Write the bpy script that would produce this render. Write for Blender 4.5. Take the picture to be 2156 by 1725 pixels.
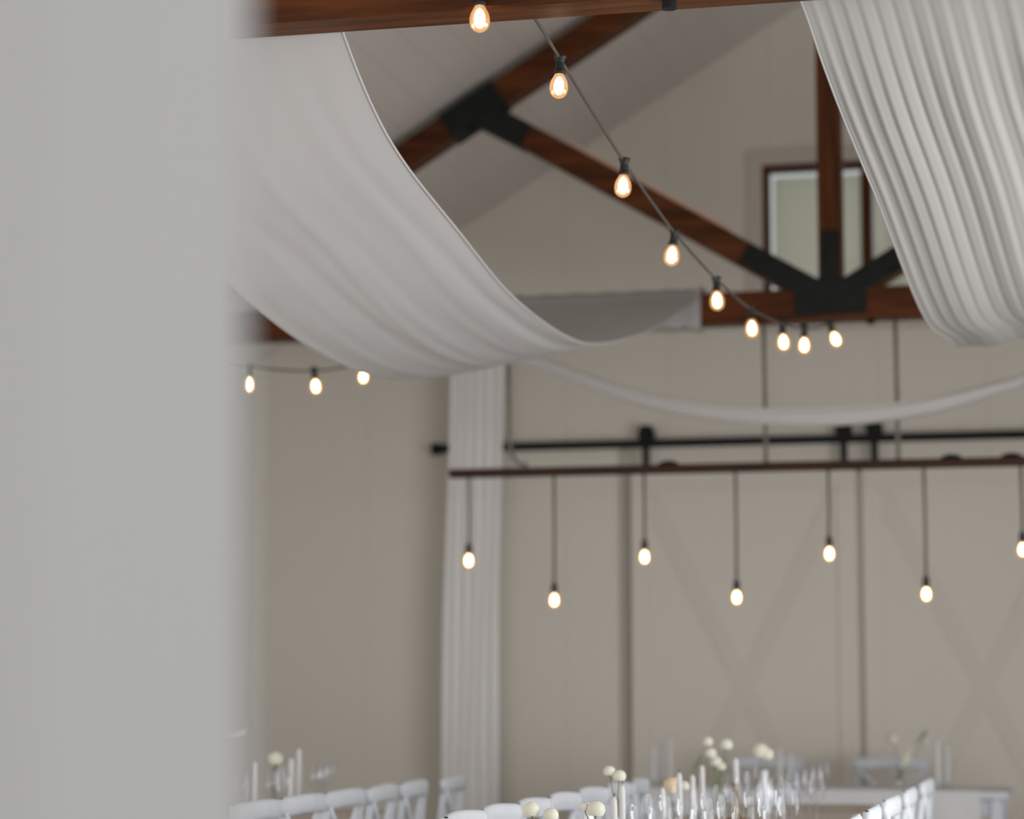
import bpy, math, random
from mathutils import Vector, Matrix
random.seed(4)
D = bpy.data
for o in list(D.objects): D.objects.remove(o)
scene = bpy.context.scene
COL = scene.collection
PI = math.pi

# ------------------------------------------------------------------ camera
FPX = 85/36*2156          # 85 mm lens on a 36 mm sensor, in pixels
EYE = 1.24
TH = math.atan((1455-862.5)/FPX)
PS = math.atan((2328-1078)*math.cos(TH)/FPX)
cam = D.cameras.new('camera'); cam.lens = 85; cam.sensor_width = 36; cam.sensor_fit = 'HORIZONTAL'
cam.clip_start = .05; cam.clip_end = 200
cam.dof.use_dof = True; cam.dof.focus_distance = 6.7; cam.dof.aperture_fstop = 1.75
camo = D.objects.new('camera', cam); COL.objects.link(camo)
camo.location = (0, 0, EYE); camo.rotation_euler = (PI/2+TH, 0, PS)
scene.camera = camo

# ------------------------------------------------------------------ world, light, exposure
scene.view_settings.view_transform = 'Standard'; scene.view_settings.look = 'None'
scene.cycles.transparent_max_bounces = 64
scene.view_settings.exposure = .03; scene.view_settings.gamma = 1
w = D.worlds.new('world'); scene.world = w; w.use_nodes = True
bg = w.node_tree.nodes['Background']; bg.inputs[0].default_value = (.94, .97, 1, 1); bg.inputs[1].default_value = .65

def area(name, loc, rot, sx, sy, power, col):
    l = D.lights.new(name, 'AREA'); l.shape = 'RECTANGLE'; l.size = sx; l.size_y = sy
    l.energy = power; l.color = col
    o = D.objects.new(name, l); COL.objects.link(o); o.location = loc; o.rotation_euler = rot
    return o
# daylight through the open end of the hall behind the camera; added fill lights before the solid long walls
area('daylight_open_end', (-1.2, -3.2, 1.7), (-PI/2, 0, PI), 6.5, 3.0, 140, (.93, .97, 1))
area('fill_right_wall', (2.34, 6.2, 1.25), (0, PI/2, 0), 2.1, 6.0, 235, (.95, .97, 1))
area('fill_left_wall', (-4.84, 5.4, 1.25), (0, -PI/2, 0), 2.1, 5.0, 60, (.95, .97, 1))

# ------------------------------------------------------------------ measuring the photograph
_R = (math.cos(PS), math.sin(PS), 0)
_F = (-math.sin(PS)*math.cos(TH), math.cos(PS)*math.cos(TH), math.sin(TH))
_U = (math.sin(PS)*math.sin(TH), -math.cos(PS)*math.sin(TH), math.cos(TH))
def at(px, py, X=None, Y=None, Z=None, slope=0.0):
    """the point seen at a pixel, on the plane X = X + slope*y, Y or Z"""
    a = (px-1078)/FPX; b = -(py-862.5)/FPX
    d = [_F[i]+a*_R[i]+b*_U[i] for i in range(3)]
    if X is not None: t = X/(d[0]-slope*d[1])
    elif Y is not None: t = Y/d[1]
    else: t = (Z-EYE)/d[2]
    return Vector((t*d[0], t*d[1], EYE+t*d[2]))

# ------------------------------------------------------------------ materials
def mat(name, col, rough=.6, metal=0, spec=.4, noise=0, nscale=6, stretch=(1,1,1), bump=0):
    m = D.materials.new(name); m.use_nodes = True; nt = m.node_tree; b = nt.nodes['Principled BSDF']
    b.inputs['Base Color'].default_value = (*col, 1); b.inputs['Roughness'].default_value = rough
    b.inputs['Metallic'].default_value = metal; b.inputs['Specular IOR Level'].default_value = spec
    if noise or bump:
        tc = nt.nodes.new('ShaderNodeTexCoord'); mp = nt.nodes.new('ShaderNodeMapping')
        mp.inputs['Scale'].default_value = stretch
        n = nt.nodes.new('ShaderNodeTexNoise'); n.inputs['Scale'].default_value = nscale; n.inputs['Detail'].default_value = 5
        nt.links.new(tc.outputs['Object'], mp.inputs[0]); nt.links.new(mp.outputs[0], n.inputs['Vector'])
        if noise:
            r = nt.nodes.new('ShaderNodeMapRange'); r.inputs[1].default_value = .3; r.inputs[2].default_value = .7
            r.inputs[3].default_value = 1-noise; r.inputs[4].default_value = 1+noise
            mx = nt.nodes.new('ShaderNodeVectorMath'); mx.operation = 'SCALE'; mx.inputs[0].default_value = col
            nt.links.new(n.outputs['Fac'], r.inputs[0]); nt.links.new(r.outputs[0], mx.inputs['Scale'])
            nt.links.new(mx.outputs[0], b.inputs['Base Color'])
        if bump:
            bp = nt.nodes.new('ShaderNodeBump'); bp.inputs['Strength'].default_value = bump; bp.inputs['Distance'].default_value = .01
            nt.links.new(n.outputs['Fac'], bp.inputs['Height']); nt.links.new(bp.outputs[0], b.inputs['Normal'])
    return m

def boards(name, col, axis, pitch, depth=.5, groove=.04):
    """painted boards: fine grooves every `pitch` metres along an object axis"""
    m = mat(name, col, .65); nt = m.node_tree; b = nt.nodes['Principled BSDF']
    tc = nt.nodes.new('ShaderNodeTexCoord'); sp = nt.nodes.new('ShaderNodeSeparateXYZ')
    nt.links.new(tc.outputs['Object'], sp.inputs[0])
    def mth(op, a, bb=None):
        n = nt.nodes.new('ShaderNodeMath'); n.operation = op
        if isinstance(a, (int, float)): n.inputs[0].default_value = a
        else: nt.links.new(a, n.inputs[0])
        if bb is not None: n.inputs[1].default_value = bb
        return n.outputs[0]
    t = mth('FRACT', mth('DIVIDE', sp.outputs[axis], pitch))
    g = mth('GREATER_THAN', t, groove)
    bp = nt.nodes.new('ShaderNodeBump'); bp.inputs['Strength'].default_value = depth; bp.inputs['Distance'].default_value = .006
    nt.links.new(g, bp.inputs['Height']); nt.links.new(bp.outputs[0], b.inputs['Normal'])
    r = nt.nodes.new('ShaderNodeMapRange'); r.inputs[3].default_value = .9; r.inputs[4].default_value = 1
    nt.links.new(g, r.inputs[0])
    mx = nt.nodes.new('ShaderNodeVectorMath'); mx.operation = 'SCALE'; mx.inputs[0].default_value = col
    nt.links.new(r.outputs[0], mx.inputs['Scale']); nt.links.new(mx.outputs[0], b.inputs['Base Color'])
    return m

def fabric(name, col, trans=.35, clear=0.0):
    m = D.materials.new(name); m.use_nodes = True; nt = m.node_tree; nt.nodes.clear()
    out = nt.nodes.new('ShaderNodeOutputMaterial')
    d = nt.nodes.new('ShaderNodeBsdfDiffuse'); d.inputs[0].default_value = (*col, 1)
    t = nt.nodes.new('ShaderNodeBsdfTranslucent'); t.inputs[0].default_value = (*col, 1)
    mx = nt.nodes.new('ShaderNodeMixShader'); mx.inputs[0].default_value = trans
    nt.links.new(d.outputs[0], mx.inputs[1]); nt.links.new(t.outputs[0], mx.inputs[2])
    tc = nt.nodes.new('ShaderNodeTexCoord'); n = nt.nodes.new('ShaderNodeTexNoise'); n.inputs['Scale'].default_value = 300
    bp = nt.nodes.new('ShaderNodeBump'); bp.inputs['Strength'].default_value = .08; bp.inputs['Distance'].default_value = .002
    nt.links.new(tc.outputs['Object'], n.inputs['Vector']); nt.links.new(n.outputs['Fac'], bp.inputs['Height'])
    nt.links.new(bp.outputs[0], d.inputs['Normal'])
    last = mx.outputs[0]
    if clear:
        tr = nt.nodes.new('ShaderNodeBsdfTransparent'); m2 = nt.nodes.new('ShaderNodeMixShader'); m2.inputs[0].default_value = clear
        nt.links.new(last, m2.inputs[1]); nt.links.new(tr.outputs[0], m2.inputs[2]); last = m2.outputs[0]
    nt.links.new(last, out.inputs[0])
    return m

def thin_glass(name, tint=(1, 1, 1), refl=.12, rough=.02, emit=None, strength=0, efac=0, fres=.7):
    m = D.materials.new(name); m.use_nodes = True; nt = m.node_tree; nt.nodes.clear()
    out = nt.nodes.new('ShaderNodeOutputMaterial')
    tr = nt.nodes.new('ShaderNodeBsdfTransparent'); tr.inputs[0].default_value = (*tint, 1)
    gl = nt.nodes.new('ShaderNodeBsdfGlossy'); gl.inputs['Roughness'].default_value = rough
    lw = nt.nodes.new('ShaderNodeLayerWeight'); lw.inputs[0].default_value = .35
    ad = nt.nodes.new('ShaderNodeMath'); ad.operation = 'MULTIPLY_ADD'; ad.inputs[1].default_value = fres; ad.inputs[2].default_value = refl
    nt.links.new(lw.outputs['Fresnel'], ad.inputs[0])
    mx = nt.nodes.new('ShaderNodeMixShader'); nt.links.new(ad.outputs[0], mx.inputs[0])
    nt.links.new(tr.outputs[0], mx.inputs[1]); nt.links.new(gl.outputs[0], mx.inputs[2]); last = mx.outputs[0]
    if emit:
        e = nt.nodes.new('ShaderNodeEmission'); e.inputs[0].default_value = (*emit, 1); e.inputs[1].default_value = strength
        m2 = nt.nodes.new('ShaderNodeMixShader'); m2.inputs[0].default_value = efac
        nt.links.new(last, m2.inputs[1]); nt.links.new(e.outputs[0], m2.inputs[2]); last = m2.outputs[0]
    nt.links.new(last, out.inputs[0])
    return m

def emission(name, col, s):
    m = D.materials.new(name); m.use_nodes = True; nt = m.node_tree; nt.nodes.clear()
    out = nt.nodes.new('ShaderNodeOutputMaterial'); e = nt.nodes.new('ShaderNodeEmission')
    e.inputs[0].default_value = (*col, 1); e.inputs[1].default_value = s; nt.links.new(e.outputs[0], out.inputs[0])
    return m

WALL = boards('painted_wall_boards', (.755, .71, .63), 0, .6, .25, .015)
CEIL = boards('painted_ceiling_boards', (.74, .69, .65), 0, .155, .35, .06)
SIDE = mat('painted_side_wall', (.70, .66, .60), .7)
FLOOR = mat('concrete_floor', (.34, .31, .28), .45, noise=.12, nscale=2.5)
DOORP = mat('painted_door', (.745, .695, .615), .6)
BRACE = mat('painted_brace', (.715, .66, .58), .6)
TAUPE = mat('taupe_strip_tone', (.52, .48, .42), .6)  # tone of the strip beside the doors and of the painted door-gap shade
TRIMW = mat('painted_trim', (.62, .57, .50), .6)
WOOD = mat('stained_timber', (.082, .024, .0055), .45, spec=.14, noise=.55, nscale=9, stretch=(.25, 3, 3), bump=.25)
WOODV = mat('stained_timber_upright', (.082, .024, .0055), .45, spec=.14, noise=.55, nscale=9, stretch=(3, 3, .25), bump=.25)
BARW = mat('dark_stained_bar', (.036, .013, .006), .5, spec=.25, noise=.4, nscale=8, stretch=(.3, 3, 3))
STEEL = mat('black_steel', (.011, .0125, .012), .6, spec=.18, noise=.3, nscale=30)
BLACKP = mat('black_plastic', (.010, .010, .010), .5)
CORD = mat('grey_flex', (.15, .135, .115), .7)
FLEX = mat('dark_flex', (.07, .062, .053), .7)
ROPE = mat('grey_rope', (.20, .18, .15), .8, noise=.3, nscale=60)
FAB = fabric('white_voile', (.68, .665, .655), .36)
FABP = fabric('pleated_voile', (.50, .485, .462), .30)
FABD = fabric('panel_voile', (.94, .92, .90), .04)
FABS = fabric('sheer_voile', (.78, .76, .74), .40, .12)
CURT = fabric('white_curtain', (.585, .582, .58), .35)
CLOTH = fabric('table_linen', (.78, .78, .78), .1)
PANE = thin_glass('window_glass', (.92, .95, .93), .06)
BLIND = fabric('roller_blind', (.90, .87, .79), .66)
WINE = thin_glass('drinking_glass', (.985, .99, 1), .02, .03, fres=.11)
VASE = thin_glass('vase_glass', (.96, .98, .98), .06, .05, fres=.3)
BULBG = thin_glass('amber_bulb_glass', (1, .86, .66), .05, .05, (1, .50, .17), 1.35, .50)
FILA = emission('glowing_filament', (1, .80, .52), 26)
WHITEP = mat('white_painted_wood', (.66, .69, .73), .4, noise=.04, nscale=12)
TABLEW = mat('limed_table_top', (.56, .49, .42), .5, noise=.15, nscale=8, stretch=(4, .4, 1))
WAX = mat('white_wax', (.66, .66, .65), .45)
PETAL = mat('cream_petal', (.72, .70, .58), .7)
PEACH = mat('peach_petal', (.78, .62, .42), .7)
CALLA = mat('calla_spathe', (.72, .74, .58), .5)
LEAF = mat('leaf_green', (.20, .24, .13), .6)
BRASS = mat('aged_brass', (.30, .18, .05), .35, metal=.8)
CERAM = mat('white_ceramic', (.85, .86, .87), .2, spec=.6)

# ------------------------------------------------------------------ mesh helpers
class MB:
    def __init__(s): s.v = []; s.f = []
    def add(s, vs, fs):
        n = len(s.v); s.v += [tuple(v) for v in vs]; s.f += [tuple(i+n for i in f) for f in fs]; return s
    def box(s, x0, x1, y0, y1, z0, z1):
        return s.add([(x, y, z) for z in (z0, z1) for y in (y0, y1) for x in (x0, x1)],
                     [(0,2,3,1), (4,5,7,6), (0,1,5,4), (2,6,7,3), (0,4,6,2), (1,3,7,5)])
    def bar(s, a, b, wid, dep, ref=(0, 1, 0)):
        """box from a to b; wid along ref, dep across"""
        a, b = Vector(a), Vector(b); t = (b-a).normalized(); r = Vector(ref); r = (r-t*r.dot(t)).normalized(); u = t.cross(r)
        vs = []
        for p in (a, b):
            for i, j in ((-1,-1), (1,-1), (1,1), (-1,1)): vs.append(p+r*(i*wid/2)+u*(j*dep/2))
        return s.add(vs, [(0,1,2,3), (7,6,5,4), (0,4,5,1), (1,5,6,2), (2,6,7,3), (3,7,4,0)])
    def tube(s, pts, r, seg=8):
        pts = [Vector(p) for p in pts]; rs = r if isinstance(r, (list, tuple)) else [r]*len(pts)
        n0 = None; vs = []; fs = []
        for i, p in enumerate(pts):
            t = (pts[min(i+1, len(pts)-1)]-pts[max(i-1, 0)]).normalized()
            if n0 is None:
                n0 = t.orthogonal().normalized()
            n0 = (n0-t*n0.dot(t)).normalized(); bb = t.cross(n0)
            for k in range(seg):
                a = 2*PI*k/seg; vs.append(p+(n0*math.cos(a)+bb*math.sin(a))*rs[i])
        for i in range(len(pts)-1):
            for k in range(seg):
                fs.append((i*seg+k, i*seg+(k+1) % seg, (i+1)*seg+(k+1) % seg, (i+1)*seg+k))
        fs.append(tuple(range(seg))[::-1]); fs.append(tuple((len(pts)-1)*seg+k for k in range(seg)))
        return s.add(vs, fs)
    def lathe(s, prof, seg=16, c=(0, 0, 0), M=None):
        vs = []; fs = []; c = Vector(c)
        for r, z in prof:
            for k in range(seg):
                a = 2*PI*k/seg; p = Vector((r*math.cos(a), r*math.sin(a), z))
                vs.append(c+(M @ p if M else p))
        for i in range(len(prof)-1):
            for k in range(seg):
                fs.append((i*seg+k, i*seg+(k+1) % seg, (i+1)*seg+(k+1) % seg, (i+1)*seg+k))
        return s.add(vs, fs)
    def grid(s, fn, nu, nv):
        vs = [fn(i/nu, j/nv) for j in range(nv+1) for i in range(nu+1)]
        fs = [(j*(nu+1)+i, j*(nu+1)+i+1, (j+1)*(nu+1)+i+1, (j+1)*(nu+1)+i) for j in range(nv) for i in range(nu)]
        return s.add(vs, fs)
    def build(s, name, m, parent=None, smooth=False, bevel=0, solid=0, off=(0, 0, 0)):
        me = D.meshes.new(name); o = Vector(off)
        me.from_pydata([tuple(Vector(v)-o) for v in s.v], [], s.f); me.update()
        me.materials.append(m)
        if smooth:
            for p in me.polygons: p.use_smooth = True
        ob = D.objects.new(name, me); COL.objects.link(ob)
        if parent: ob.parent = parent
        else: ob.location = o
        if bevel:
            b = ob.modifiers.new('bevel', 'BEVEL'); b.width = bevel; b.segments = 2; b.limit_method = 'ANGLE'
        if solid:
            b = ob.modifiers.new('cloth_thickness', 'SOLIDIFY'); b.thickness = solid; b.offset = 0
        return ob

def tag(o, label, cat, group=None):
    o['label'] = label; o['category'] = cat
    if group: o['group'] = group
    return o
def thing(name, label, cat, loc=(0, 0, 0), group=None, rz=0):
    o = D.objects.new(name, None); COL.objects.link(o); o.location = loc; o.rotation_euler.z = rz; o.empty_display_size = .1
    return tag(o, label, cat, group)
def struct(o): o['kind'] = 'structure'; return o
def sempty(name, loc=(0, 0, 0)):
    o = D.objects.new(name, None); COL.objects.link(o); o.location = loc; return struct(o)
KIDS = {}
def copy_tree(root, loc, label, group=None, rz=None):
    r = root.copy(); COL.objects.link(r); r.location = loc; r['label'] = label
    if group: r['group'] = group
    if rz is not None: r.rotation_euler.z = rz
    for ch in KIDS[root.name]:
        c = ch.copy(); COL.objects.link(c); c.parent = r
        for g in KIDS.get(ch.name, []):
            d = g.copy(); COL.objects.link(d); d.parent = c
    return r
def keep(root):
    """remember the children of a finished thing for copying"""
    for o in [root]+list(root.children): KIDS[o.name] = list(o.children)
    return root

# ------------------------------------------------------------------ room shell
RX = -1.246            # ridge line
YW = 13.6              # back wall
XL, XR = -4.9, 2.4
PITCH = .605; ZA = 5.40
def zc(x): return ZA-PITCH*abs(x-RX)
YF = -3.4
struct(MB().box(XL-.2, XR+.2, YF, YW+.3, -.1, 0).build('floor', FLOOR))
# window opening in the gable
WX0, WX1 = -1.836, -.636; WZ0, WZ1 = 3.36, 4.24
b = MB()
xs = [XL, WX0, WX1, XR]
def wallpoly(x0, x1, z0, top):
    pts = [(x0, z0), (x1, z0)]
    if top is None:
        pts.append((x1, zc(x1)+.05))
        if x0 < RX < x1: pts.append((RX, ZA+.05))
        pts.append((x0, zc(x0)+.05))
    else: pts += [(x1, top), (x0, top)]
    n = len(pts); vs = [(x, YW, z) for x, z in pts]+[(x, YW+.2, z) for x, z in pts]
    fs = [tuple(range(n)), tuple(range(2*n-1, n-1, -1))]+[(i, i+n, (i+1) % n+n, (i+1) % n) for i in range(n)]
    b.add(vs, fs)
wallpoly(XL, WX0, 0, None); wallpoly(WX1, XR, 0, None); wallpoly(WX0, WX1, 0, WZ0); wallpoly(WX0, WX1, WZ1, None)
struct(b.build('wall_back', WALL))
struct(MB().box(XL-.2, XL, YF, YW+.2, 0, 3.2).build('wall_left', SIDE))
struct(MB().box(XR, XR+.2, YF, YW+.2, 0, 3.2).build('wall_right', SIDE))
b = MB()
for xe in (XL-.2, XR+.2):
    b.bar((xe, (YF+YW+.2)/2, zc(xe)+.06), (RX, (YF+YW+.2)/2, ZA+.06), YW+.2-YF, .12)
struct(b.build('ceiling', CEIL))
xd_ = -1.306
# pale ledge trim across the back wall and a darker strip beside the doors
struct(MB().box(XL, XR, YW-.035, YW, 3.295, 3.335).build('trim_1', TRIMW, bevel=.004))
struct(MB().box(-2.672, -2.615, YW-.022, YW, 0, 2.62).build('dark_strip', TAUPE, bevel=.004))
struct(MB().box(xd_-.03, xd_+.03, YW-.058, YW-.002, 0, 2.45).build('gap_shade_strip', TAUPE))  # strip filling the door gap, the gap's shade put into its colour
struct(MB().box(XL, -2.68, YW-.02, YW, 0, .12).build('baseboard_back', TRIMW))

# gable window with its blind
win = sempty('window_1', (RX, YW, WZ0))
o = Vector((RX, YW, WZ0))
def fr(mb, t, x0, x1, z0, z1, y0, y1):
    mb.box(x0, x1, y0, y1, z0, z0+t).box(x0, x1, y0, y1, z1-t, z1).box(x0, x0+t, y0, y1, z0+t, z1-t).box(x1-t, x1, y0, y1, z0+t, z1-t)
b = MB(); fr(b, .035, WX0, WX1, WZ0, WZ1, YW-.01, YW+.10); b.build('window_frame', WOODV, win, off=o)
b = MB(); fr(b, .09, WX0-.09, WX1+.09, WZ0-.09, WZ1+.09, YW-.022, YW-.004); b.build('casing', TRIMW, win, off=o)
MB().box(RX-.03, RX+.03, YW-.005, YW+.095, WZ0+.035, WZ1-.035).build('mullion', WOODV, win, off=o)
for s in (-1, 1):
    x0, x1 = sorted((RX+s*.03, RX+s*.565))
    MB().box(x0, x1, YW+.05, YW+.056, WZ0+.035, WZ1-.035).build('pane', PANE, win, off=o)
    MB().box(x0+(.032 if s < 0 else .006), x1-.006, YW+.075, YW+.08, WZ0+.02, WZ1-.062).build('blind', BLIND, win, off=o)

# barn doors on a sliding rail
def barn_door(name, x0, x1, hang):
    d = sempty(name, (x0, YW, 0)); o = Vector((x0, YW, 0)); y0, y1 = YW-.07, YW-.03; zt = 2.50
    MB().box(x0, x1, y0, y1, .02, zt).build('door_leaf', DOORP, d, off=o, bevel=.003)
    b = MB(); t = .11
    b.box(x0, x1, y0-.014, y0, .02, .02+t).box(x0, x1, y0-.014, y0, zt-t, zt)
    b.box(x0, x0+t, y0-.014, y0, .02+t, zt-t).box(x1-t, x1, y0-.014, y0, .02+t, zt-t)
    b.build('door_frame', DOORP, d, off=o, bevel=.003)
    b = MB()
    b.bar((x0+t, y0-.0028, .02+t+.05), (x1-t, y0-.0028, zt-t-.05), .009, .10).bar((x0+t, y0-.0033, zt-t-.05), (x1-t, y0-.0033, .02+t+.05), .009, .10)
    b.build('cross_brace', BRACE, d, off=o)
    for hx in hang:
        h = MB().box(hx-.021, hx+.021, y0-.036, y0-.026, zt-.004, 2.68).build('hanger', STEEL, d, off=o)
        M = Matrix.Rotation(PI/2, 3, 'X')
        MB().lathe([(0, -.014), (.05, -.014), (.05, .014), (0, .014)], 20, (hx, y0-.01, 2.695), M).box(hx-.035, hx+.035, y0-.034, y0-.026, 2.66, 2.745).build('wheel', STEEL, h, off=o)
xd = -1.306
barn_door('door_1', -2.60, xd-.016, (-2.507, -1.385))
barn_door('door_2', xd+.016, xd+.016+1.30, (-1.215, -.10))
rail = thing('door_rail', 'black steel sliding-door rail fixed across the back wall above the barn doors', 'rail', (-3.72, YW, 2.64))
o = Vector(rail.location)
MB().box(-3.72, 1.4, YW-.092, YW-.077, 2.617, 2.665).build('rail_bar', STEEL, rail, off=o)
for x in (-3.60, -2.9, -2.2, -1.6, -.75, 0, .7):
    MB().tube([(x, YW-.077, 2.641), (x, YW, 2.641)], .014, 10).build('wall_bolt', STEEL, rail, off=o)
MB().box(-3.78, -3.72, YW-.11, YW-.06, 2.605, 2.672).build('end_stop', STEEL, rail, off=o, bevel=.008)

# ------------------------------------------------------------------ roof trusses
def truss(y):
    t = thing('roof_truss', '', 'roof truss', (RX, y, 3.03)); o = Vector(t.location); W = .14
    za = 5.262; xe = 3.53
    MB().box(XL, XR, y-W/2, y+W/2, 3.03, 3.185).build('tie_beam', WOOD, t, off=o, bevel=.006)
    for s in (-1, 1):
        MB().bar((RX+s*xe, y, za-PITCH*xe), (RX+s*.05, y, za-PITCH*.05), W-.006, .135).build('rafter', WOOD, t, off=o, bevel=.005)
        MB().bar((RX+s*.1, y, 3.185), (RX+s*1.74, y, 4.155), W-.02, .125).build('strut', WOOD, t, off=o, bevel=.005)
    MB().box(RX-.058, RX+.058, y-W/2+.008, y+W/2-.008, 3.185, za-.05).build('king_post', WOODV, t, off=o, bevel=.005)
    b = MB(); P = W+.016
    b.box(RX-.175, RX+.175, y-P/2, y+P/2, 3.055, 3.235)
    b.box(RX-.045, RX+.045, y-P/2+.004, y+P/2-.004, 3.2, 3.47)
    for s in (-1, 1):
        b.bar((RX+s*.06, y, 3.165), (RX+s*.42, y, 3.375), P-.004-.002*s, .11)
    b.build('foot_plate', STEEL, t, off=o, bevel=.004)
    for s in (-1, 1):
        b = MB(); jx = 1.79; zj = za-PITCH*jx
        b.bar((RX+s*(jx+.15), y, zj-PITCH*.15), (RX+s*(jx-.13), y, zj+PITCH*.13), P, .145)
        b.bar((RX+s*1.76, y, 4.155), (RX+s*1.52, y, 4.022), P-.005, .128)
        q = b.build('joint_plate', STEEL, t, off=o, bevel=.004)
        MB().lathe([(0, -.03), (.022, -.03), (.022, .0), (0, .0)], 10, (RX+s*(jx+.02), y-.02, zj-.085)).build('bolt', STEEL, q, off=o)
    b = MB()
    b.lathe([(0, -.025), (.02, -.025), (.02, 0), (0, 0)], 10, (RX+.19, y-.03, 3.03)); b.build('bolt', STEEL, t, off=o)
    return keep(t)
Y1, Y2 = 6.02, 11.7
t2 = truss(Y2); t2['label'] = 'far brown timber roof truss with black steel plates in front of the gable window'
t1 = copy_tree(t2, (RX, Y1+.07, 3.03), 'near brown timber truss whose tie beam crosses the top left of the view')

# ------------------------------------------------------------------ draped ceiling fabric
def interp(pts, n):
    """smooth resample of a list of points (Catmull-Rom by chord)"""
    P = [Vector(p) for p in pts]; L = [0]
    for a, b in zip(P, P[1:]): L.append(L[-1]+(b-a).length)
    out = []
    for k in range(n+1):
        s = L[-1]*k/n; i = 0
        while i < len(P)-2 and s > L[i+1]: i += 1
        t = (s-L[i])/max(1e-9, L[i+1]-L[i])
        p0 = P[max(i-1, 0)]; p1 = P[i]; p2 = P[i+1]; p3 = P[min(i+2, len(P)-1)]
        out.append(.5*((2*p1)+(p2-p0)*t+(2*p0-5*p1+4*p2-p3)*t*t+(3*p1-p0-3*p2+p3)*t**3))
    return out
def sheet(name, left, right, m, nu, nv, wrinkle, label, parent=None):
    Lp, Rp = interp(left, nv), interp(right, nv)
    def fn(u, v):
        j = int(round(v*nv)); p = Lp[j].lerp(Rp[j], u)
        a, c = Lp[max(j-1, 0)], Lp[min(j+1, nv)]
        t = (c-a).normalized(); n = Vector((1, 0, 0)).cross(t).normalized()
        return p+n*wrinkle(u, v)
    o0 = Lp[0]
    return MB().grid(fn, nu, nv).build(name, m, parent, smooth=True, solid=.003, off=o0)

# left drape: between the two tie beams, left of the ridge
yb, yf2 = Y1+.145, Y2-.085
def lerpX(pts, x0, sl): return [at(px, py, X=x0, slope=sl) for px, py in pts]
R_A = [Vector((-2.02, yb, 3.20))]+lerpX([(715, 46), (780, 215), (850, 340), (960, 480), (1080, 625), (1200, 712), (1280, 722), (1380, 690)], -2.10, .0185)
R_A += [Vector((-1.885, yf2-.01, 3.16)), Vector((-1.885, yf2, 3.20))]
L_A = [Vector((-2.85, yb, 3.20)), Vector((-2.83, 6.35, 2.90)), Vector((-2.80, 6.7, 2.68))]+lerpX([(465, 583), (520, 636), (640, 725), (760, 785), (870, 800), (1000, 775)], -2.86, .018)
L_A += [Vector((-2.66, 11.1, 2.93)), Vector((-2.80, yf2-.01, 3.16)), Vector((-2.84, yf2, 3.20))]
def wrA(u, v):
    e = math.sin(PI*min(1, max(0, v)))**.6
    w = .004*math.sin(2*PI*(3.2*u+.5*v))+.0018*math.sin(2*PI*(7.3*u-1.1*v+.2))+.0008*math.sin(2*PI*(13*u+1.7*v))*math.sin(PI*v)
    w += .007*math.exp(-((u-.80-.1*math.sin(3*v))/.035)**2)-.005*math.exp(-((u-.55+.25*v)/.03)**2)+.005*math.exp(-((u-.3-.2*v)/.035)**2)
    return w*e*.65
da = thing('ceiling_drape', 'smooth white voile drape swooping between the two trusses on the left', 'drape', (-2.3, yb, 3.2))
o = Vector(da.location)
sa = sheet('draped_sheet', L_A, R_A, FAB, 70, 90, wrA, '', None); sa.parent = da; sa.location = sa.location-o
for d_, nm in ((R_A, 'hem'), ):
    pts = interp(d_, 90); MB().tube(pts, .0035, 6).build(nm, FAB, da, smooth=True, off=o)
# the end of the sheet wrapped round the far tie beam
b = MB(); prof = [(-.082, 3.205), (.0, 3.212), (.082, 3.2), (.084, 3.02), (0, 3.012), (-.084, 3.018)]
xs_ = [-3.0+1.12*i/24 for i in range(25)]
vs = []; fs = []
for i, x in enumerate(xs_):
    k = .006*math.sin(i*1.9)+(.01 if i >= 23 else 0)
    for (dy, z) in prof: vs.append((x, Y2+dy*(1+k*6), z+(k if z > 3.1 else -k)))
for i in range(24):
    for k in range(6): fs.append((i*6+k, i*6+(k+1) % 6, (i+1)*6+(k+1) % 6, (i+1)*6+k))
b.add(vs, fs); b.build('beam_wrap', FAB, da, smooth=False, off=o, bevel=.01)

# right drape, pleated
L_B = [Vector((-.80, yb, 3.20))]+[at(1685, 0, Y=6.3), at(1735, 142, Y=6.62), at(1780, 260, Y=6.98), at(1850, 430, Y=7.5), at(1920, 612, Y=8.25), at(1958, 685, Y=8.75), at(2000, 714, Y=9.25)]
e0 = L_B[-1]
L_B += [Vector((e0.x+.0, 9.9, e0.z+.06)), Vector((-.62, 10.7, 2.90)), Vector((-.60, yf2, 3.20))]
def shiftB(p, k):
    return Vector((p.x+k*1.0, p.y, p.z+.12*math.sin(PI*min(1, max(0, (p.y-yb)/(yf2-yb))))))
R_B = [shiftB(p, 1.0) for p in L_B]
def wrB(u, v):
    s = min(1, v*6)*min(1, (1-v)*5)
    a = .0052*max(.10, 1-1.6*v)
    ph = 2*PI*(19*u+.6*math.sin(5*u)+.35*math.sin(2.3*v+4*u))
    return s*a*(math.sin(ph)+.35*math.sin(2.1*ph+1))+.007*s*math.sin(2*PI*4.3*u+1)
db = thing('ceiling_drape', 'finely pleated white voile drape hanging at the upper right', 'drape', (-.3, yb, 3.2))
o = Vector(db.location)
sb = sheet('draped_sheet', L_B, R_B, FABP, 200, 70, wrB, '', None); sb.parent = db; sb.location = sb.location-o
MB().tube(interp(L_B, 80), .0035, 6).build('hem', FABP, db, smooth=True, off=o)

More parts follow.
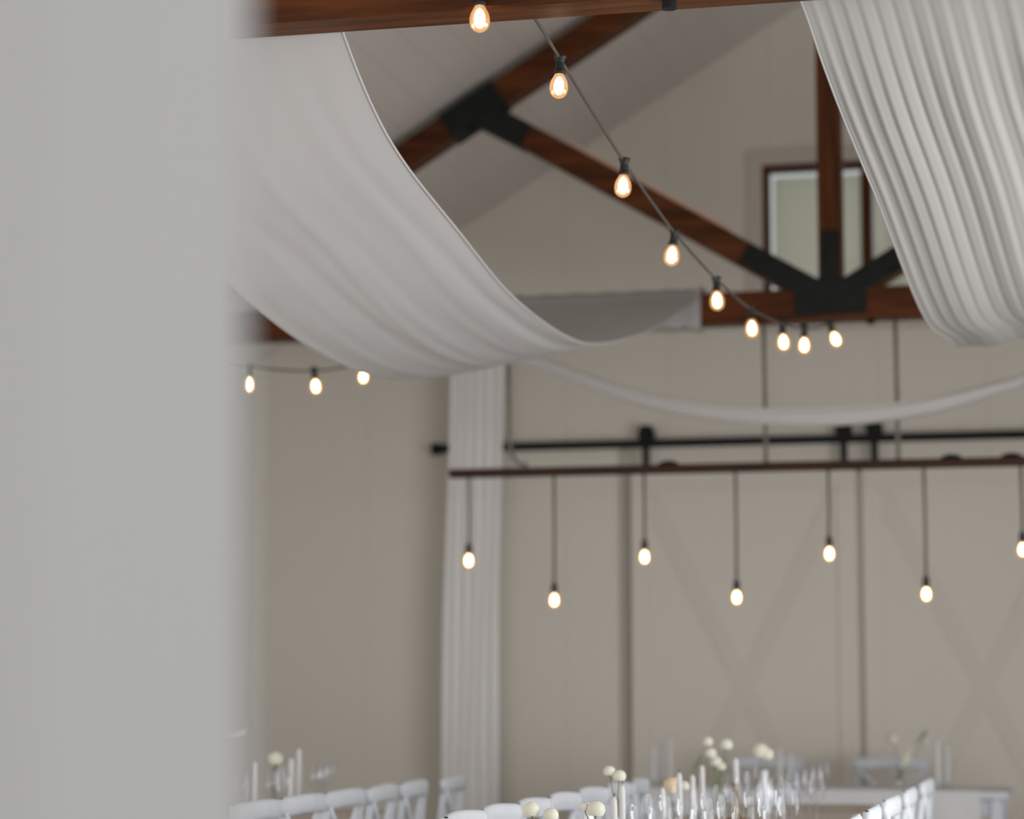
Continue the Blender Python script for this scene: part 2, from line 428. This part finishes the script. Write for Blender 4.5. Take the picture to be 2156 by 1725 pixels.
# thin sheer swag looping in front of the far truss
top = [(1120, 748), (1200, 775), (1300, 812), (1400, 838), (1500, 853), (1600, 859), (1700, 858), (1800, 853), (1900, 845), (2000, 827), (2100, 803), (2156, 787)]
bot = [(1118, 775), (1200, 806), (1300, 843), (1400, 869), (1500, 885), (1600, 894), (1700, 898), (1800, 894), (1900, 882), (2000, 861), (2100, 831), (2156, 813)]
YS = 11.42
Tc = [Vector((-3.35, YS+.17, 3.03)), Vector((-3.1, YS+.05, 2.95))]+[at(*p, Y=YS) for p in top]+[Vector((.1, YS, 2.90)), Vector((.45, YS+.15, 3.05))]
Bc = [Vector((-3.35, YS+.17, 2.99)), Vector((-3.1, YS+.05, 2.88))]+[at(*p, Y=YS) for p in bot]+[Vector((.1, YS, 2.85)), Vector((.45, YS+.15, 3.01))]
Tp, Bp = interp(Tc, 80), interp(Bc, 80)
def fnC(u, v):
    j = int(round(v*80)); a = 2*PI*u; p = Tp[j].lerp(Bp[j], .5-.5*math.cos(a))
    return p+Vector((0, -.035*math.sin(a)+.010*math.sin(5*a+6*v), .004*math.sin(4*a+5*v)))
sw = MB().grid(fnC, 24, 80).build('sheer_swag', FABS, None, smooth=True, off=(-1.4, YS, 2.6))
tag(sw, 'narrow sheer white swag looping below the far tie beam above the hanging bar', 'drape')

# gathered panel against the back wall
def fnD(u, v):
    z = .01+3.27*(1-v); cx = -3.475-.05*v; wdt = .305+.02*v
    x = cx+(u-.5)*wdt
    a = .012+.009*v
    return Vector((x+.006*math.sin(9*v+7*u), YW-.21-a*math.cos(2*PI*5.5*u+.4*math.sin(2.5*v))-.006*math.sin(2*PI*11*u+3*v), z))
pn = thing('fabric_panel', 'narrow pleated white fabric column hanging to the floor against the back wall', 'curtain', (-3.5, YW-.2, 0))
o = Vector(pn.location)
MB().grid(fnD, 90, 40).build('panel_cloth', FABD, pn, smooth=True, solid=.003, off=o)
MB().tube([(-3.68, YW-.2, 3.28), (-3.28, YW-.2, 3.28)], .012, 10).tube([(-3.6, YW-.2, 3.28), (-3.6, YW, 3.28)], .008, 8).tube([(-3.36, YW-.2, 3.28), (-3.36, YW, 3.28)], .008, 8).build('hanging_rod', STEEL, pn, off=o)

# blurred curtain right beside the lens
def fnE(u, v):
    z = 2.9*(1-v)+.005
    y = 1.52
    xe = -.552+.003*math.sin(2.2*z)+.012*max(0, 1.5-z)
    x = xe-(1-u)*1.25
    f = .016*math.sin(2*PI*(3.1*(1-u)+.08*math.sin(3*z)))+.004*math.sin(2*PI*(8.7*(1-u))+1+.5*z)
    return Vector((x, y+f+.01*math.sin(4*z)*u, z))
ct = thing('curtain', 'blurred white curtain close to the lens filling the left edge', 'curtain', (-1.1, 1.52, 0))
o = Vector(ct.location)
MB().grid(fnE, 110, 40).build('curtain_cloth', CURT, ct, smooth=True, solid=.002, off=o)
MB().tube([(XL, 1.52, 2.92), (-.45, 1.52, 2.92)], .016, 12).build('curtain_rod', STEEL, ct, off=o)

# ------------------------------------------------------------------ bulbs
BP = [(.0125, 0), (.014, -.006), (.0185, -.014), (.0242, -.025), (.0268, -.037), (.0268, -.048), (.0238, -.060), (.016, -.069), (.007, -.0735), (0, -.0745)]
FP = [(.002, -.010), (.009, -.016), (.0135, -.026), (.0150, -.039), (.0135, -.052), (.007, -.061), (0, -.062)]
SP = [(0, .052), (.017, .052), (.019, .047), (.015, .040), (.0125, .030), (.0135, .012), (.0175, .004), (.0165, -.004), (0, -.004)]
PSOCK = [(.004, .050), (.012, .046), (.0155, .036), (.0165, 0), (.0155, -.005), (0, -.005)]
def bulb_parts(parent, p, tilt=(0, 0), sock=SP, base=None):
    base = base or Vector((0, 0, 0)); M = Matrix.Rotation(tilt[0], 3, 'X') @ Matrix.Rotation(tilt[1], 3, 'Y')
    MB().lathe(sock, 14, p, M).build('socket', BLACKP, parent, smooth=False, off=base)
    g = MB().lathe(BP, 18, p, M).build('bulb', BULBG, parent, smooth=True, off=base)
    MB().lathe(FP, 10, p, M).build('filament', FILA, g, smooth=True, off=base)

def string_light(label, cable, bulbs, start):
    t = thing('string_light', label, 'string light', start); o = Vector(start)
    MB().tube(interp(cable, 80), .0048, 6).build('cable', FLEX, t, smooth=True, off=o)
    for p, tl in bulbs: bulb_parts(t, p, tl, SP, o)
    return t
# (px, py of the socket neck where the glass starts, depth)
cab = [(1110, 14, 6.16), (1140, 60, 6.35), (1178, 122, 6.62), (1250, 240, 7.0), (1312, 338, 7.35), (1365, 415, 7.66), (1420, 490, 7.98), (1470, 548, 8.36), (1510, 590, 8.7), (1580, 650, 9.3), (1650, 683, 9.9), (1695, 693, 10.3), (1745, 684, 10.8)]
cable = [at(x, y, Y=d) for x, y, d in cab]+[Vector((-1.16, Y2-.08, 3.03))]
bl = [(1178, 154, 6.62, -.05), (1313, 367, 7.35, -.06), (1417, 515, 7.98, -.12), (1509, 612, 8.7, .03), (1582, 672, 9.3, .05), (1648, 702, 9.9, .08), (1693, 709, 10.3, 0), (1753, 698, 10.8, .35)]
string_light('string of warm bulbs descending from the near tie beam to the black-plated truss', cable,
             [(at(x, y, Y=d), (0, -tl)) for x, y, d, tl in bl], cable[0])
p0 = at(1010, 10, Y=5.99); c0 = [Vector((-.9, 6.014, 3.09)), Vector((-1.2, 6.01, 3.085)), p0+Vector((.10, 0, .055)), p0+Vector((0, 0, .05)), p0+Vector((-.12, 0, .062)), Vector((-2.1, 6.014, 3.10))]
string_light('single bulb on a cable fixed along the near tie beam at the top', c0, [(p0, (0, 0))], c0[0])
cl_ = [(470, 762, 9.7), (523, 771, 9.95), (590, 779, 10.3), (662, 781, 10.65), (720, 774, 10.95), (768, 762, 11.25)]
cable = [Vector((-3.9, 6.18, 3.16)), Vector((-3.82, 7.0, 2.97)), Vector((-3.74, 8.0, 2.82)), Vector((-3.66, 9.0, 2.715))]+[at(x, y, Y=d) for x, y, d in cl_]+[Vector((-3.40, Y2-.08, 3.0))]
string_light('short run of three warm bulbs under the far tie beam beside the blurred curtain', cable,
             [(at(523, 792, Y=9.95), (0, 0)), (at(663, 797, Y=10.65), (0, -.12)), (at(766, 777, Y=11.25), (0, .05))], cable[0])
# cable hook under the near beam
hk = at(1110, 12, Y=6.12)
tag(MB().tube([hk+Vector((0, 0, .04)), hk+Vector((.018, 0, .012)), hk+Vector((.0, 0, -.012)), hk+Vector((-.02, 0, .006))], .005, 8).build('cable_hook', STEEL, None, smooth=True, off=hk),
    'small dark hook under the near tie beam where the descending cable starts', 'hook')

# beaded rope light lying on the left strut of the far truss
sl_ = (4.155-3.185)/1.64
def strut_top(x): return 3.185+(RX-.1-x)*sl_+.0625*math.sqrt(1+sl_*sl_)
rp = MB(); n_ = 46
for k in range(n_):
    x = RX-1.30+.80*k/(n_-1)
    rp.lathe([(0, -.0105), (.009, -.006), (.0115, 0), (.009, .006), (0, .0105)], 8, (x, Y2-.045, strut_top(x)+.012))
rp.tube([(RX-1.30, Y2-.045, strut_top(RX-1.30)+.012), (RX-.50, Y2-.045, strut_top(RX-.50)+.012)], .006, 6)
tag(rp.build('rope_light', mat('pink_clear_plastic', (.72, .44, .33), .25), None, smooth=True, off=(RX-.9, Y2-.045, strut_top(RX-.9))),
    'thin pinkish beaded rope light lying along the top edge of the left strut', 'rope light')

# ------------------------------------------------------------------ hanging bar with pendant bulbs
YB = Y2; ZB = 2.322
hb = thing('hanging_bar', 'long dark brown wooden bar hung on ropes carrying pendant bulbs', 'light bar', (-3.173, YB, ZB))
o = Vector(hb.location)
MB().box(-3.173, .68, YB-.03, YB+.03, ZB-.02, ZB+.024).build('wooden_bar', BARW, hb, off=o, bevel=.005)
for px, py in ((1408, 980), (2003, 966), (2130, 962)):
    p = at(px, py, Y=YB)
    MB().lathe([(.055, 0), (.048, .010), (.028, .019), (0, .023)], 14, (p.x, YB, ZB+.023)).build('cord_clip', STEEL, hb, smooth=True, off=o)
rl_ = ['grey rope at the left end of the hanging bar beside the fabric column', 'grey rope holding the hanging bar below the left of the black foot plate', 'grey rope holding the hanging bar right of the paired door hangers', 'fourth']
for i, px in enumerate((1077, 1610, 1888)):
    x = at(px, 850, Y=YB).x
    if i == 0:
        pts = [(x-.005, YB-.046, 3.03), (x, YB-.046, 2.6), (x+.002, YB-.046, 2.46), (x+.018, YB-.044, 2.40), (x+.045, YB-.03, 2.364), (x+.085, YB-.01, 2.358)]
    else: pts = [(x, YB, 3.03), (x+.002, YB, 2.7), (x+.003, YB, ZB+.027)]
    tag(MB().tube(pts, .0105, 8).build('hanging_rope', ROPE, None, smooth=True, off=(x, YB, ZB+.03)), rl_[i], 'rope', 'ropes of the hanging bar')

def pendant(ln):
    t = thing('pendant_bulb', '', 'pendant bulb', (0, 0, 0)); ln = ln
    MB().tube([(0, 0, 0), (.002, 0, -ln*.5), (0, 0, -ln+.045)], .0075, 8).build('cord', CORD, t, smooth=True)
    bulb_parts(t, Vector((0, 0, -ln)), (0, 0), PSOCK)
    return keep(t)
pl = [(987, 1165, 'leftmost pendant bulb, hanging in front of the pleated fabric column'), (1167, 1248, 'low pendant bulb just right of the fabric column'),
      (1357, 1157, 'high pendant bulb beside the dark strip on the back wall'), (1551, 1242, 'low pendant bulb in front of the cross-braced left barn door'),
      (1746, 1150, 'high pendant bulb just left of the gap between the barn doors'), (1950, 1235, 'low pendant bulb in front of the right barn door'),
      (2153, 1141, 'pendant bulb cut off by the right edge of the view')]
for px, py, lab in pl:
    p = at(px, py, Y=YB); t = pendant(ZB-.02-p.z); t.location = (p.x, YB, ZB-.02); t['label'] = lab; t['group'] = 'pendant bulbs on the hanging bar'

# ------------------------------------------------------------------ chairs
def make_chair():
    t = thing('crossback_chair', '', 'chair')           # faces +X; the back is at x = 0
    MB().box(.02, .44, -.205, .205, .435, .465).build('seat', WHITEP, t, bevel=.012)
    for s in (-1, 1):
        MB().tube([(.05, s*.17, 0), (.03, s*.178, .25), (.02, s*.185, .45), (.0, s*.182, .65), (-.02, s*.178, .82)], [.014, .017, .019, .017, .014], 8).build('rear_leg', WHITEP, t, smooth=True)
        MB().tube([(.41, s*.175, 0), (.40, s*.175, .44)], [.014, .019], 8).build('front_leg', WHITEP, t, smooth=True)
    def rail(u, v):
        y = (u-.5)*.385; bow = -.018*(1-(2*u-1)**2)
        a = 2*PI*v
        return Vector((-.022+bow+.013*math.cos(a), y, .85+.034*math.sin(a)+.008*(1-(2*u-1)**2)))
    b = MB().grid(rail, 10, 10)
    for yy in (-.1925, .1925): b.box(-.035, -.009, yy-.004, yy+.004, .822, .878)
    b.build('top_rail', WHITEP, t, smooth=True)
    for s in (-1, 1):
        pts = []
        for k in range(9):
            q = k/8; pts.append((-.004-.016*q-.010*math.sin(PI*q)-s*.006, s*(-.18+.36*(q**1.0)), .47+.36*q))
        MB().tube(pts, .0145, 8).build('cross_slat', WHITEP, t, smooth=True)
    MB().tube([(.035, -.18, .22), (.035, .18, .22)], .01, 8).build('stretcher', WHITEP, t, smooth=True)
    MB().tube([(.40, -.17, .27), (.40, .17, .27)], .01, 8).build('stretcher', WHITEP, t, smooth=True)
    for s in (-1, 1): MB().tube([(.04, s*.175, .17), (.405, s*.172, .17)], .01, 8).build('stretcher', WHITEP, t, smooth=True)
    return keep(t)
ORD = ['nearest', 'second nearest', 'third', 'fourth', 'fifth', 'sixth', 'farthest']
chair = make_chair(); first = True
def put_chair(x, y, rz, label, group):
    global first
    if first:
        chair.location = (x, y, 0); chair.rotation_euler.z = rz; chair['label'] = label; chair['group'] = group; first = False
    else: copy_tree(chair, (x, y, 0), label, group, rz)
ys = [6.95, 7.38, 7.82, 8.29, 8.76, 9.25, 9.70]
for n, y in zip(ORD, ys):
    put_chair(-1.815, y, random.uniform(-.05, .05), f'white cross-back chair on the left side of the middle table, {n} from the camera', 'chairs left of the middle table')
for n, y in zip(['nearest', 'second nearest', 'middle', 'second farthest', 'farthest'], [7.0, 7.6, 8.3, 9.05, 9.95]):
    put_chair(-.735, y, PI+random.uniform(-.05, .05), f'white cross-back chair on the right side of the middle table, {n} in its row', 'chairs right of the middle table')
for n, y in zip(['partly behind the blurred curtain', 'second from the blurred curtain', 'third from the blurred curtain', 'fourth from the blurred curtain', 'fifth from the blurred curtain', 'standing apart beside the fabric column'], [7.49, 7.96, 8.43, 8.90, 9.33, 9.94]):
    put_chair(-2.70, y, PI+random.uniform(-.06, .06), f'white cross-back chair along the left table, {n}', 'chairs at the left table')
put_chair(-1.115, 13.05, -PI/2, 'white chair behind the head table below the gap between the barn doors', 'chairs behind the head table')
put_chair(-1.78, 13.05, -PI/2, 'white chair behind the head table mostly hidden by candles and a flower vase', 'chairs behind the head table')

# ------------------------------------------------------------------ tables
def table(label, x0, x1, y0, y1, m, legr=.03):
    c = ((x0+x1)/2, (y0+y1)/2, 0); t = thing('dining_table', label, 'table', c); o = Vector(c)
    MB().box(x0, x1, y0, y1, .715, .75).build('table_top', m, t, off=o, bevel=.006)
    b = MB(); i = .05
    b.box(x0+i, x1-i, y0+i, y0+i+.02, .63, .715).box(x0+i, x1-i, y1-i-.02, y1-i, .63, .715).box(x0+i, x0+i+.02, y0+i+.02, y1-i-.02, .63, .715).box(x1-i-.02, x1-i, y0+i+.02, y1-i-.02, .63, .715)
    b.build('apron', WHITEP, t, off=o)
    for x in (x0+.06, x1-.06):
        for y in (y0+.06, y1-.06): MB().box(x-legr, x+legr, y-legr, y+legr, 0, .715).build('leg', WHITEP, t, off=o, bevel=.004)
    return t
table('long pale-topped middle dining table covered with glasses and candles', -1.64, -.88, 6.3, 10.7, TABLEW)
table('left dining table with a pale top behind the row of white chair backs', -3.58, -2.82, 6.6, 9.75, TABLEW)
ht = table('white head table standing crosswise in front of the barn doors', -2.36, -.475, 12.15, 12.85, WHITEP, .028)
def cloth(u, v):
    x = -2.28+1.67*u; q = v*.62
    if q < .14: return Vector((x, 12.15+.14-q, .756))
    z = .756-(q-.14); return Vector((x, 12.138-.010*math.sin(2*PI*8*u)*min(1, (q-.14)*4), z))
c_ = MB().grid(cloth, 90, 40).build('table_cloth', CLOTH, None, smooth=True, solid=.002, off=(-1.4, 12.15, .755))
tag(c_, 'plain pale grey cloth hanging down the front of the head table', 'cloth')

# ------------------------------------------------------------------ candles, glasses, flowers
def candle(px, ytip, Y, label, group, r=.011, z0=.75):
    tip = at(px, ytip, Y=Y); h = tip.z-z0-.012
    t = thing('taper_candle', label, 'candle', (tip.x, tip.y, z0), group)
    MB().lathe([(0, 0), (.024, 0), (.025, .006), (.018, .014), (.0155, .04), (.0125, .04), (0, .034)], 16).build('holder', VASE, t, smooth=True)
    MB().lathe([(r, .014), (r, h*.6), (r*.86, h-.012), (r*.5, h), (0, h)], 14).build('wax', WAX, t, smooth=True)
    MB().tube([(0, 0, h-.002), (.001, 0, h+.012)], .0014, 6).build('wick', BLACKP, t)
HT, MT, LT = 'candles on the head table', 'candles on the middle table', 'candles on the left table'
candle(1376, 1562, 12.4, 'left one of three white candles at the left end of the head table', HT, .014)
candle(1391, 1566, 12.58, 'middle one of three white candles at the left end of the head table', HT, .014)
candle(1410, 1545, 12.46, 'tallest of the three white candles at the left end of the head table', HT, .014)
candle(1641, 1565, 12.4, 'taller white candle behind the cream flower vase in the middle of the head table', HT, .014)
candle(1664, 1580, 12.4, 'shorter white candle just right of the middle vase on the head table', HT, .014)
candle(1973, 1550, 12.35, 'taller white candle left of the pair near the right end of the head table', HT, .016)
candle(1993, 1562, 12.5, 'shorter white candle right of the pair near the right end of the head table', HT, .016)
for px, yt, Y, lab in ((1478, 1605, 9.0, 'tall white taper candle below the cascading white flowers'), (1458, 1625, 8.8, 'white taper candle just right of the peach flower'),
                       (1430, 1620, 8.4, 'white taper candle in front of the peach flower'), (1395, 1652, 8.2, 'white taper candle just left of the peach flower'),
                       (1310, 1645, 7.6, 'white taper candle right below the pair of cream blossoms'), (1293, 1670, 7.4, 'short white taper candle nearest the camera, below the cream blossoms')):
    candle(px, yt, Y, lab, MT, .0105)
for px, yt, Y, lab in ((536, 1598, 9.2, 'white taper candle left of the cream flower on the left table'), (614, 1590, 9.3, 'shorter of two white tapers right of the cream flower'), (630, 1570, 9.5, 'taller of two white tapers right of the cream flower')):
    candle(px, yt, Y, lab, LT, .0115)
# brass candlestick
p = at(1550, 1716, Y=9.2)
t = thing('candlestick', 'slim brass candlestick with a white candle standing among the glasses', 'candlestick', (p.x, p.y, .75))
MB().lathe([(0, 0), (.040, 0), (.040, .008), (.014, .02), (.008, .04), (.008, .12), (.015, .13), (.014, .145), (0, .145)], 16).build('stick', BRASS, t, smooth=True)
MB().lathe([(.011, .14), (.011, .225), (.006, .236), (0, .236)], 12).build('candle', WAX, t, smooth=True)

def make_glass():
    t = thing('wine_glass', '', 'glass')
    MB().lathe([(.024, .10), (.033, .118), (.038, .14), (.037, .17), (.031, .20)], 16).build('bowl', WINE, t, smooth=True)
    MB().lathe([(.0, .002), (.033, .002), (.033, .005), (.006, .010), (.004, .02), (.004, .085), (.024, .10)], 14).build('stem', WINE, t, smooth=True)
    return keep(t)
gl = [(1351,1705),(1390,1712),(1478,1717),(1505,1707),(1532,1700),(1408,1685),(1495,1682),(1447,1694),(1583,1632),(1586,1679),(1612,1668),(1635,1663),(1668,1653),(1686,1645),(1704,1641),(1719,1631),(1735,1627),(1720,1653),(1651,1677),(1617,1695),(1565,1711),(1653,1710),(1687,1693),(1563,1650),(1543,1660)]
gla = [(666,1632),(679,1630),(741,1621),(754,1619),(670,1654),(596,1625),(611,1621),(588,1643),(574,1648),(505,1655)]
proto = make_glass(); used = []
def free(p, r=.08):
    for q in used:
        if (q-p).length < r: return False
    return True
pend = []
for k, (px, py) in enumerate(gl+gla):
    p = at(px, py, Z=.905); p.z = 0
    if k < len(gl): p.x = min(-.93, max(-1.59, p.x)); p.y = min(10.62, max(6.4, p.y))
    else: p.x = min(-2.87, max(-3.5, p.x)); p.y = min(9.68, p.y)
    for _ in range(30):
        if free(p): break
        p = p+Vector((random.uniform(-.03, .03), random.uniform(-.06, .06), 0))
    used.append(p.copy()); pend.append((p, k < len(gl)))
for k, (p, mid) in enumerate(pend):
    lab = ('clear wine glass among the glasses crowding the middle table' if mid else 'clear wine glass on the left table beyond the chair backs')
    grp = 'wine glasses on the middle table' if mid else 'wine glasses on the left table'
    if k == 0: proto.location = (p.x, p.y, .75); proto['label'] = lab; proto['group'] = grp
    else: copy_tree(proto, (p.x, p.y, .75), lab, grp)

def blossom(b, c, r, n=3):
    """layered cupped petals"""
    c = Vector(c)
    for layer in range(n):
        k = 5+layer; rr = 1.3*r*(.45+.55*(layer+1)/n)
        for i in range(k):
            a = 2*PI*i/k+layer*.6
            def pt(u, v):
                th_ = (u-.5)*1.5; el = -.75+v*(2.2-layer*.12)
                q = rr*(1-.12*v)
                return c+Vector((q*math.cos(el)*math.cos(a+th_*.75), q*math.cos(el)*math.sin(a+th_*.75), q*math.sin(el)*.95))
            b.grid(pt, 4, 4)
def spathe(b, c, l, wd, dx, lean=.5):
    c = Vector(c)
    def pt(u, v):
        hw = wd*math.sin(PI*min(.999, v**.8))**.8; s = (u-.5)*2
        return c+Vector((dx*l*v*lean+s*hw*.6, -.3*hw*abs(s), l*v-.2*hw*abs(s)))
    b.grid(pt, 6, 8)
def flowers(label, Y, vpx, heads, group=None, vr=.022, vh=.10, vm=None):
    v0 = at(vpx, 1650, Y=Y); t = thing('flower_vase', label, 'flower vase', (v0.x, Y, .75), group); o = Vector((v0.x, Y, .75))
    MB().lathe([(0, 0), (vr, 0), (vr*1.15, .02), (vr*1.1, vh*.55), (vr*.55, vh*.8), (vr*.62, vh), (vr*.5, vh), (vr*.44, vh*.8), (0, vh*.2)], 16).build('vase', vm or VASE, t, smooth=True)
    for kind, px, py, r in heads:
        h = at(px, py, Y=Y)-o
        base = Vector((0, 0, vh*.3)); mid = base.lerp(h, .5)+Vector((h.x*-.15, 0, .01))
        MB().tube([base, mid, h-Vector((0, 0, r*.4))], .002, 6).build('stem', LEAF, t, smooth=True)
        b = MB()
        if kind == 'calla': spathe(b, h-Vector((0, 0, r)), r*2.4, r*.55, 1, .5); b.build('spathe', CALLA, t, smooth=True, solid=.001)
        elif kind == 'leaf': spathe(b, h-Vector((0, 0, r)), r*2.2, r*.6, 1, .6); b.build('leaf', LEAF, t, smooth=True, solid=.001)
        elif kind == 'flat': 
            def pt(u, v): 
                s = (u-.5)*2; q = v*2-1; hw = math.sqrt(max(0, 1-q*q))
                return h+Vector((q*r*1.6, s*hw*r*.8, q*r*.35-.15*r*s*s+s*hw*r*.45))
            b.grid(pt, 6, 10); b.build('spathe', CALLA, t, smooth=True, solid=.002)
        else: blossom(b, h, r); b.build('blossom', PEACH if kind == 'peach' else PETAL, t, smooth=True)
    return t
flowers('bud vase with two cream blossoms over the near left chair backs', 7.8, 1298, [('b', 1283, 1624, .016), ('b', 1304, 1634, .018)])
flowers('vase of cascading white flowers, tallest on the middle table', 9.5, 1512, [('b', 1490, 1562, .018), ('b', 1529, 1568, .021), ('b', 1496, 1586, .020), ('b', 1507, 1604, .020), ('b', 1518, 1614, .016), ('leaf', 1460, 1605, .025), ('leaf', 1502, 1640, .03)])
flowers('wide white ceramic vase with a cream flower head behind the glasses', 9.85, 1609, [('b', 1600, 1582, .030), ('b', 1614, 1588, .024)], vr=.026, vh=.17, vm=CERAM)
flowers('vase with a round peach flower between the taper candles', 8.5, 1418, [('peach', 1416, 1655, .028), ('b', 1440, 1655, .016)])
flowers('low vase of cream flowers in front of the nearest chairs', 6.75, 1130, [('b', 1118, 1705, .020), ('b', 1160, 1716, .018)], vh=.08)
flowers('low vase of cream blossoms beside the bright white vase shape', 6.9, 1252, [('b', 1255, 1704, .022), ('b', 1230, 1700, .012)], vh=.08)
flowers('head table vase with a cream bloom and an upright pale calla', 12.35, 1893, [('b', 1880, 1556, .026), ('calla', 1898, 1598, .050), ('leaf', 1935, 1550, .03), ('b', 1947, 1560, .014)])
flowers('left table vase with one round cream bloom between candles', 9.3, 578, [('b', 580, 1598, .026), ('leaf', 573, 1616, .022)])
flowers('left table stem with a wide flat greenish spathe beside the blurred curtain', 9.3, 466, [('flat', 494, 1543, .030), ('leaf', 478, 1552, .02)])
p = at(1240, 1712, Y=7.0)  # white vase shape added for a bright spot on the table
tag(MB().lathe([(0, .75), (.016, .75), (.02, .80), (.018, .86), (.009, .89), (.010, .915), (.007, .915), (0, .88)], 14).build('bright_spot_vase', CERAM, None, smooth=True, off=(0, 0, .75)), 'small white vase shape added for a bright spot near the nearest chair backs', 'vase').location = (p.x, p.y, .75)
